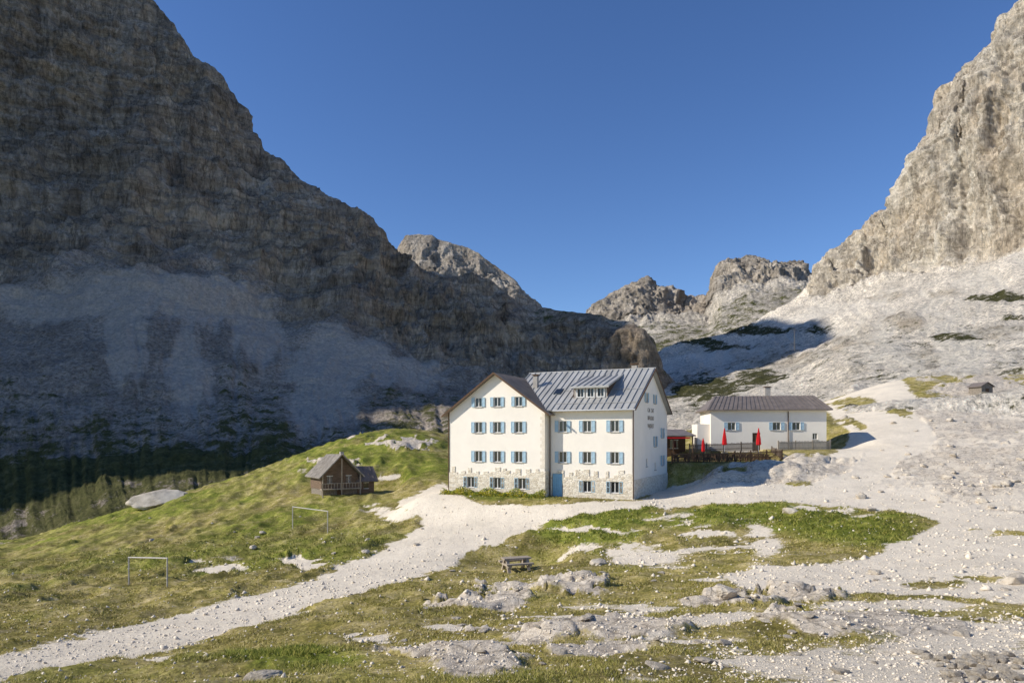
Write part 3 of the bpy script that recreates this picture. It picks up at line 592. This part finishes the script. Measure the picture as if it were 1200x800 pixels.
def lettering(txt,size,y,z,parent):
    cu=bpy.data.curves.new('t','FONT'); cu.body=txt; cu.size=size; cu.align_x='CENTER'; cu.extrude=.008; cu.offset=-.006; cu.space_character=1.15
    to=bpy.data.objects.new('t',cu); C.objects.link(to); bpy.context.view_layer.update()
    m=bpy.data.meshes.new_from_object(to.evaluated_get(bpy.context.evaluated_depsgraph_get())); bpy.data.objects.remove(to)
    m.materials.clear(); m.materials.append(M_letter); o=bpy.data.objects.new('lettering',m); C.objects.link(o); o.parent=parent
    o.matrix_local=Matrix(((0,0,1,.02),(1,0,0,y),(0,1,0,z),(0,0,0,1)))
lettering('CAI  SAT',.62,7.2,8.3,ref); lettering('RIFUGIO',.62,7.2,7.5,ref); lettering('VAJOLET',.62,7.2,6.7,ref)
# flower bed in front of the left block
fv=[];ff=[]
for k in range(5200):
    lx=random.uniform(XL-.4,XR+.3); ly=-1.15-random.random()*1.3; lz=random.random()*.95*(1-abs(ly+1.7)*.45)*(.7+.3*math.sin(lx*2.1))
    s_=.075; p_=Vector((lx,ly,lz-.15)); a_=Vector((random.gauss(0,1),random.gauss(0,1),random.gauss(0,1))).normalized()*s_; b_=a_.orthogonal().normalized()*s_
    i=len(fv); fv+=[p_-a_,p_+b_,p_+a_]; ff.append((i,i+1,i+2))
n=NB('flower_bed_leaves',.7); M_fl=n.col(n.ramp(n.noise(3.,4,.7),[(.35,(.07,.11,.015)),(.48,(.20,.26,.03)),(.56,(.68,.52,.03)),(.68,(.22,.28,.04))]))
m=bpy.data.meshes.new('flower_bed'); m.from_pydata([tuple(v) for v in fv],[],ff); m.materials.append(M_fl)
o=bpy.data.objects.new('flower_bed',m); C.objects.link(o); o.location=ref.location; o.rotation_euler=ref.rotation_euler; o['label']='low bed of yellow flowers along the foot of the refuge'; o['category']='flower bed'; o['kind']='stuff'
# ------------------------------------------------------------ small house
HL=14.3
sb=empty('small_house',(SB.x,SB.y,-1.5),math.radians(-6),'low white house with brown sheet metal roof and blue shutters','building')
cut=MB(); sw=[(2.6,2.9,W4,1.,1.),(8.2,2.9,W4,1.,1.),(10.6,2.9,W4,1.,1.),(12.9,1.6,W3,.62,.8)]
for xx,zz,S,w_,h_ in sw: cut.box(xx-w_/2,xx+w_/2,-.3,.2,zz-h_/2,zz+h_/2)
cut.box(5.2,6.2,-.3,.2,-.3,2.05); 
MB().box(0,HL,0,8,-3,5.0).obj('wall',M_white,sb,cut)
for xx,zz,S,w_,h_ in sw: put_window(sb,xx,0,zz,S)
MB().box(5.2,6.2,.1,.15,-.3,2.05).obj('door',M_wood,sb)
r=MB(); e=5.0; o_=.6; zr=7.0; x0,x1=-o_,HL+o_; y0,y1=-o_,8+o_; zi=1.8
hx=[(x0,y0,e-.1),(x1,y0,e-.1),(x1,y1,e-.1),(x0,y1,e-.1)]; R0=(x0+zi,4,zr); R1=(x1-.8,4,zr)
b=len(r.v); r.v+=hx+[(a_,b_,c_+.15) for a_,b_,c_ in hx]+[R0,R1]
r.f+=[(3,2,1,0),(0,1,5,4),(1,2,6,5),(2,3,7,6),(3,0,4,7),(4,5,9,8),(5,6,9),(6,7,8,9),(7,4,8)]
for k in range(27): # seams on the front slope
    t=(k+.5)/27; xa=x0+(x1-x0)*t; tb=t; xb=R0[0]+(R1[0]-R0[0])*tb
    a_=Vector((xa,y0,e+.06)); b_=Vector((xb,4,zr+.01)); r.hexa([a_+Vector((-.025,0,0)),a_+Vector((.025,0,0)),b_+Vector((.025,0,0)),b_+Vector((-.025,0,0)),a_+Vector((-.025,0,.06)),a_+Vector((.025,0,.06)),b_+Vector((.025,0,.06)),b_+Vector((-.025,0,.06))])
r.obj('roof',M_brownroof,sb)
c_=MB().box(7.8,8.5,4.0,4.7,6.4,8.1).obj('chimney',M_chim,sb); MB().box(7.7,8.6,3.9,4.8,8.15,8.25).box(7.9,8.4,4.1,4.6,8.1,8.15).obj('chimney_cap',M_wood,c_)
MB().tube((9.6,-.1,-.2),(9.6,-.1,4.8),.06).obj('downpipe',M_wood,sb)
MB().box(-1.6,-.003,.6,5,-3,3.2).obj('side_wing',M_white,sb)
# annex of brown wood
an=empty('wooden_annex',(TR.x-1.2,TR.y+7.5,-2.2),0,'low dark brown wooden shelter with open front beside the terrace','shed')
MB().box(0,4.8,1.5,4,-1.5,2.6).obj('wall',M_wood,an)
MB().hexa([(-.4,-2.2,2.3),(5.2,-2.2,2.3),(5.2,4.4,3.1),(-.4,4.4,3.1),(-.4,-2.2,2.42),(5.2,-2.2,2.42),(5.2,4.4,3.24),(-.4,4.4,3.24)]).obj('roof',M_brownroof,an)
MB().box(.4,4.4,-2.24,-2.205,2.02,2.2).obj('awning_trim',M_red,an)
for xx in (1.3,3.3):
    w_=MB().box(xx-.5,xx+.5,1.46,1.497,.8,1.8).obj('window',M_glass,an); MB().box(xx-.56,xx+.56,1.43,1.455,1.8,1.88).box(xx-.56,xx+.56,1.43,1.455,.72,.8).obj('window_frame',M_frame,w_)
for xx in (0.,2.4,4.8): MB().box(xx-.07,xx+.07,-2.1,-1.98,-1.5,2.3).obj('post',M_wood,an)
# picnic tables
def picnic(name,loc,rz,label,L=1.8,group=None,mat=None,th=.05):
    mat=mat or M_woodl
    t=empty(name,loc,rz,label,'table',group)
    m=MB(); [m.box(-L/2,L/2,-.36+k*.15,-.23+k*.15,.71,.71+th) for k in range(5)]; m.obj('tabletop',mat,t)
    for s_ in (-1,1):
        MB().box(-L/2,L/2,s_*.72-.14,s_*.72+.14,.42,.42+th).obj('bench',mat,t)
        x_=s_*(L/2-.25); a=th
        MB().hexa([(x_-a,-.8,-.3),(x_+a,-.8,-.3),(x_+a,-.64,-.3),(x_-a,-.64,-.3),(x_-a,-.3,.7),(x_+a,-.3,.7),(x_+a,-.14,.7),(x_-a,-.14,.7)]).hexa([(x_-a,.64,-.3),(x_+a,.64,-.3),(x_+a,.8,-.3),(x_-a,.8,-.3),(x_-a,.14,.7),(x_+a,.14,.7),(x_+a,.3,.7),(x_-a,.3,.7)]).box(x_-a*1.1,x_+a*1.1,-.84,.84,.30,.415).obj('leg',mat,t)
    return t
pp=atpx(605,668); picnic('picnic_table',pp+Vector((0,0,.02)),.35,'lone weathered wooden picnic table on the grass below the track',1.9,None,None,.1)
t0=None
spots=[(1.2,1.2),(3.6,1.0),(6.0,1.3),(8.4,1.1),(10.6,1.4),(1.6,3.4),(3.9,3.3),(6.2,3.5),(8.5,3.3),(10.9,3.5),(5.0,5.6),(7.2,5.5),(9.4,5.6),(11.3,5.6)]
for k,(a_,b_) in enumerate(spots):
    loc=(TR.x+a_,TR.y+b_,-2.8)
    if t0 is None: t0=picnic('terrace_table',loc,.1,'dark wooden bench table on the terrace behind the fence',1.8,'tables on the refuge terrace',M_wood)
    else: dup(t0,loc,random.uniform(-.2,.2))
# terrace fence
def fence(name,a_,b_,h,label,mat,gap=.16,group=None):
    a_=Vector(a_);b_=Vector(b_); L=(b_-a_).length; rz=math.atan2(b_.y-a_.y,b_.x-a_.x); sl=(b_.z-a_.z)/L
    t=empty(name,a_,rz,label,'fence',group)
    k=int(L/1.8)
    for i in range(k+1): x_=L*i/k; MB().box(x_-.06,x_+.06,-.06,.06,sl*x_-.6,sl*x_+h+.1).obj('post',mat,t)
    m=MB(); i=.1
    while i<L: 
        hh_=h*random.uniform(.93,1.03); m.box(i-.035,i+.035,-.09,-.063,sl*i+.05,sl*i+hh_); i+=gap
    m.obj('palings',mat,t); m=MB()
    for zz in (.3,.8): m.hexa([(0,-.06,zz*h),(L,-.06,sl*L+zz*h),(L,.0,sl*L+zz*h),(0,.0,zz*h),(0,-.06,zz*h+.08),(L,-.06,sl*L+zz*h+.08),(L,.0,sl*L+zz*h+.08),(0,.0,zz*h+.08)])
    m.obj('rail',mat,t)
fence('wooden_fence',(TR.x-.3,TR.y-.2,-3.0),(TR.x+12.6,TR.y+.3,-2.6),1.1,'grey brown paling fence along the front of the terrace',M_wood,.14)
fence('wooden_fence',P(912,529,83),P(973,528,84),1.25,'weathered grey fence at the right corner of the small house',M_woodl,.11)
fence('wooden_fence',(TR.x+12.6,TR.y+.5,-2.6),(TR.x+13.2,TR.y+5,-2.2),1.0,'short grey brown fence closing the right end of the terrace',M_woodg)
fence('wooden_fence',(TR.x+3.5,TR.y+6.6,-2.0),(TR.x+12.2,TR.y+6.9,-1.7),1.1,'grey brown fence behind the terrace tables, in front of the small house',M_woodg,.13)
# umbrellas
def umbrella(loc,label,h=2.9,k_=1.):
    t=empty('parasol',loc,0,label,'parasol','closed red parasols on the terrace')
    MB().tube((0,0,0),(0,0,h),.03).obj('pole',M_pole,t)
    m=MB(); seg=16; prof=[(.9,.17),(1.0,.23),(1.6,.2),(2.2,.13),(h-.1,.04),(h,.01)]; b=0
    for z_,r_ in prof:
        for k in range(seg):
            q_=r_*k_*(1.15 if k%2 else .7); an_=2*math.pi*k/seg; m.v.append((q_*math.cos(an_),q_*math.sin(an_),z_))
    for i in range(len(prof)-1):
        for k in range(seg): j=(k+1)%seg; m.f.append((i*seg+k,i*seg+j,(i+1)*seg+j,(i+1)*seg+k))
    m.f.append(tuple(reversed(range(seg)))); m.f.append(tuple((len(prof)-1)*seg+k for k in range(seg)))
    m.obj('canopy',M_red,t); MB().box(-.3,.3,-.3,.3,-.05,.06).obj('base',M_chim,t); return t
umbrella(P(849,530,82),'closed red parasol in front of the left window of the small house',3.,1.1)
umbrella(P(889,530,82),'closed red parasol standing furthest right on the terrace',3.,1.1)
umbrella(P(824,538,81),'shorter closed red parasol beside the brown wooden shelter',2.6,.8)
# ------------------------------------------------------------ log cabin
M_rubble=simple('rubble_wall',(.23,.195,.155),.95,0,.45,5.,None,.06)
M_oldwood=simple('old_barn_wood',(.17,.115,.078),.85,0,.55,2.5,(.5,.5,7.),.03)
cb=empty('log_cabin',(CB.x-.3,CB.y,CB.z),math.radians(34),'small dark wooden cabin on a rubble stone base on the left meadow','cabin'); cb.scale=(.88,.88,1.06)
MB().box(-3,2.2,0,4.6,-1.5,.7).obj('stone_base',M_rubble,cb)
MB().prism([(-3.1,.7),(2.3,.7),(2.3,2.4),(-.4,4.6),(-3.1,2.4)],-.1,4.7,'y').obj('wall',M_oldwood,cb)
M_slate=simple('grey_shingle',(.33,.29,.245),.8,0,.4,2.)
r=MB(); seam_roof(r,(-3.7,-1.2,1.98),(-3.7,5.3,1.98),(-.4,-1.2,4.72),(-.4,5.3,4.6),.12,.5,.03); seam_roof(r,(2.9,-1.2,2.0),(2.9,5.3,1.95),(-.397,-1.2,4.72),(-.397,5.3,4.6),.12,.5,.03); 
r.obj('roof',M_slate,cb)
for xx in (-3.15,-.4,2.35): MB().box(xx-.07,xx+.07,-.93,-.79,-.6,2.5 if abs(xx+.4)>1 else 4.3).obj('post',M_woodl,cb)
# right wing with its own small cross gable
MB().prism([(.2,-1.),(3.6,-1.),(3.6,1.7),(1.9,3.1),(.2,1.7)],2.303,4.9,'x').obj('side_wing',M_oldwood,cb)
r=MB(); seam_roof(r,(2.0,-.25,1.4),(5.4,-.25,1.36),(2.0,1.9,3.2),(5.4,1.9,3.12),.1,.5,.03); seam_roof(r,(2.0,4.05,1.4),(5.4,4.05,1.36),(2.0,1.903,3.2),(5.4,1.903,3.12),.1,.5,.03); r.obj('side_roof',M_brownroof,cb)
w_=MB().box(4.91,4.95,1.4,2.4,.8,1.5).obj('window',M_glass,cb); MB().box(4.955,4.98,1.32,2.48,1.5,1.58).box(4.955,4.98,1.32,2.48,.72,.8).obj('window_frame',M_frame,w_)
w_=MB().box(3.3,4.0,.16,.197,.6,1.25).obj('window',M_glass,cb); MB().box(3.23,4.07,.13,.155,1.25,1.32).box(3.23,4.07,.13,.155,.53,.6).obj('window_frame',M_frame,w_)
for xx in (-1.9,.9):
    w_=MB().box(xx-.4,xx+.4,-.14,-.103,1.4,2.2).obj('window',M_glass,cb); MB().box(xx-.46,xx+.46,-.17,-.145,2.2,2.27).box(xx-.46,xx+.46,-.17,-.145,1.33,1.4).box(xx-.03,xx+.03,-.17,-.145,1.4,2.2).obj('window_frame',M_frame,w_)
MB().box(-.8,.1,-.05,-.003,-.9,.65).obj('door',M_wood,cb)
m=MB().box(-3.3,2.5,-.95,-.12,.66,.76)
for k in range(14): m.box(-3.3+k*.44,-3.24+k*.44,-1.0,-.955,.6,1.35)
m.box(-3.3,2.5,-1.02,-.94,1.35,1.42); m.obj('balcony',M_woodl,cb)
c_=MB().box(.6,1.1,2.4,2.9,3.4,5.0).obj('chimney',M_chim,cb)
# ------------------------------------------------------------ goals
def goal(a_,b_,h,label):
    a_=Vector(a_);b_=Vector(b_); rz=math.atan2(b_.y-a_.y,b_.x-a_.x); L=(b_-a_).xy.length; dz=b_.z-a_.z
    t=empty('goal_frame',a_,rz,label,'goal','football goals on the meadow')
    MB().tube((0,0,-.4),(0,0,h),.05).obj('goal_post',M_post,t); MB().tube((L,0,dz-.4),(L,0,dz+h),.05).obj('goal_post',M_post,t)
    MB().tube((-.05,0,h),(L+.05,0,dz+h),.05).obj('crossbar',M_post,t)
def gp(a_,b_,Y): p_=P(a_,b_,Y); p_.z=gz(p_.x,p_.y); return p_
ga,gb=gp(151,686,50),gp(196,692,47.5); goal(ga,gb,2.2,'netless weathered goal frame on the near left part of the meadow')
ga,gb=gp(343,636,70),gp(384,640,67); goal(ga,gb,2.3,'netless goal frame further back, between the cabin and the track')
# mast on the slope
mp=P(931,400,318); t=empty('lift_mast',(mp.x,mp.y,mp.z-1),0,'thin mast standing on the shaded slope under the far peaks','mast'); MB().tube((0,0,-3),(0,0,7),.22,.14).obj('pole',M_dark,t); MB().box(-1.,1.,-.12,.12,6.2,6.5).obj('crossarm',M_dark,t)
# tiny hut on the right slope
hp=atpx(1150,462); t=empty('stone_hut',hp,math.radians(15),'tiny grey stone hut high on the bare slope at the right','hut')
MB().prism([(-1.2,-1),(1.2,-1),(1.2,1.3),(0,1.9),(-1.2,1.3)],-1,1.4,'y').obj('wall',M_rubble,t)
MB().hexa([(-1.5,-1.2,1.18),(0,-1.2,1.94),(0,1.6,1.94),(-1.5,1.6,1.18),(-1.5,-1.2,1.28),(0,-1.2,2.04),(0,1.6,2.04),(-1.5,1.6,1.28)]).hexa([(.003,-1.2,1.94),(1.5,-1.2,1.18),(1.5,1.6,1.18),(.003,1.6,1.94),(.003,-1.2,2.04),(1.5,-1.2,1.28),(1.5,1.6,1.28),(.003,1.6,2.04)]).obj('roof',M_brownroof,t)
MB().box(-.35,.35,-1.05,-1.003,-.6,.95).obj('door',M_wood,t)
# ------------------------------------------------------------ light, sky, camera
A_,E_=math.radians(81),math.radians(32)
sv=Vector((-math.sin(A_)*math.cos(E_),-math.cos(A_)*math.cos(E_),math.sin(E_)))
sl=bpy.data.lights.new('sun','SUN'); sl.energy=5; sl.angle=math.radians(.53); sl.color=(1,.945,.85)
so=bpy.data.objects.new('sun',sl); C.objects.link(so); so.rotation_euler=sv.to_track_quat('Z','Y').to_euler()
w=bpy.data.worlds.new('World'); bpy.context.scene.world=w; w.use_nodes=True; nt=w.node_tree
sky=nt.nodes.new('ShaderNodeTexSky'); sky.sky_type='NISHITA'; sky.sun_disc=False; sky.sun_elevation=E_; sky.sun_rotation=math.atan2(sv.x,sv.y)
sky.altitude=2300; sky.air_density=1.1; sky.dust_density=.3; sky.ozone_density=3.
hs=nt.nodes.new('ShaderNodeHueSaturation'); hs.inputs['Saturation'].default_value=1.16; hs.inputs['Hue'].default_value=.509; nt.links.new(sky.outputs[0],hs.inputs['Color'])
nt.links.new(hs.outputs[0],nt.nodes['Background'].inputs[0]); nt.nodes['Background'].inputs[1].default_value=.15
cam=bpy.data.cameras.new('camera'); cam.lens=24; cam.sensor_width=36; cam.shift_y=(HZ-400)/1200; cam.clip_end=8000; cam.clip_start=.1
co=bpy.data.objects.new('camera',cam); C.objects.link(co); co.rotation_euler=(math.radians(90),0,0); bpy.context.scene.camera=co
sc=bpy.context.scene; sc.view_settings.view_transform='Standard'; sc.view_settings.look='None'; sc.view_settings.exposure=0
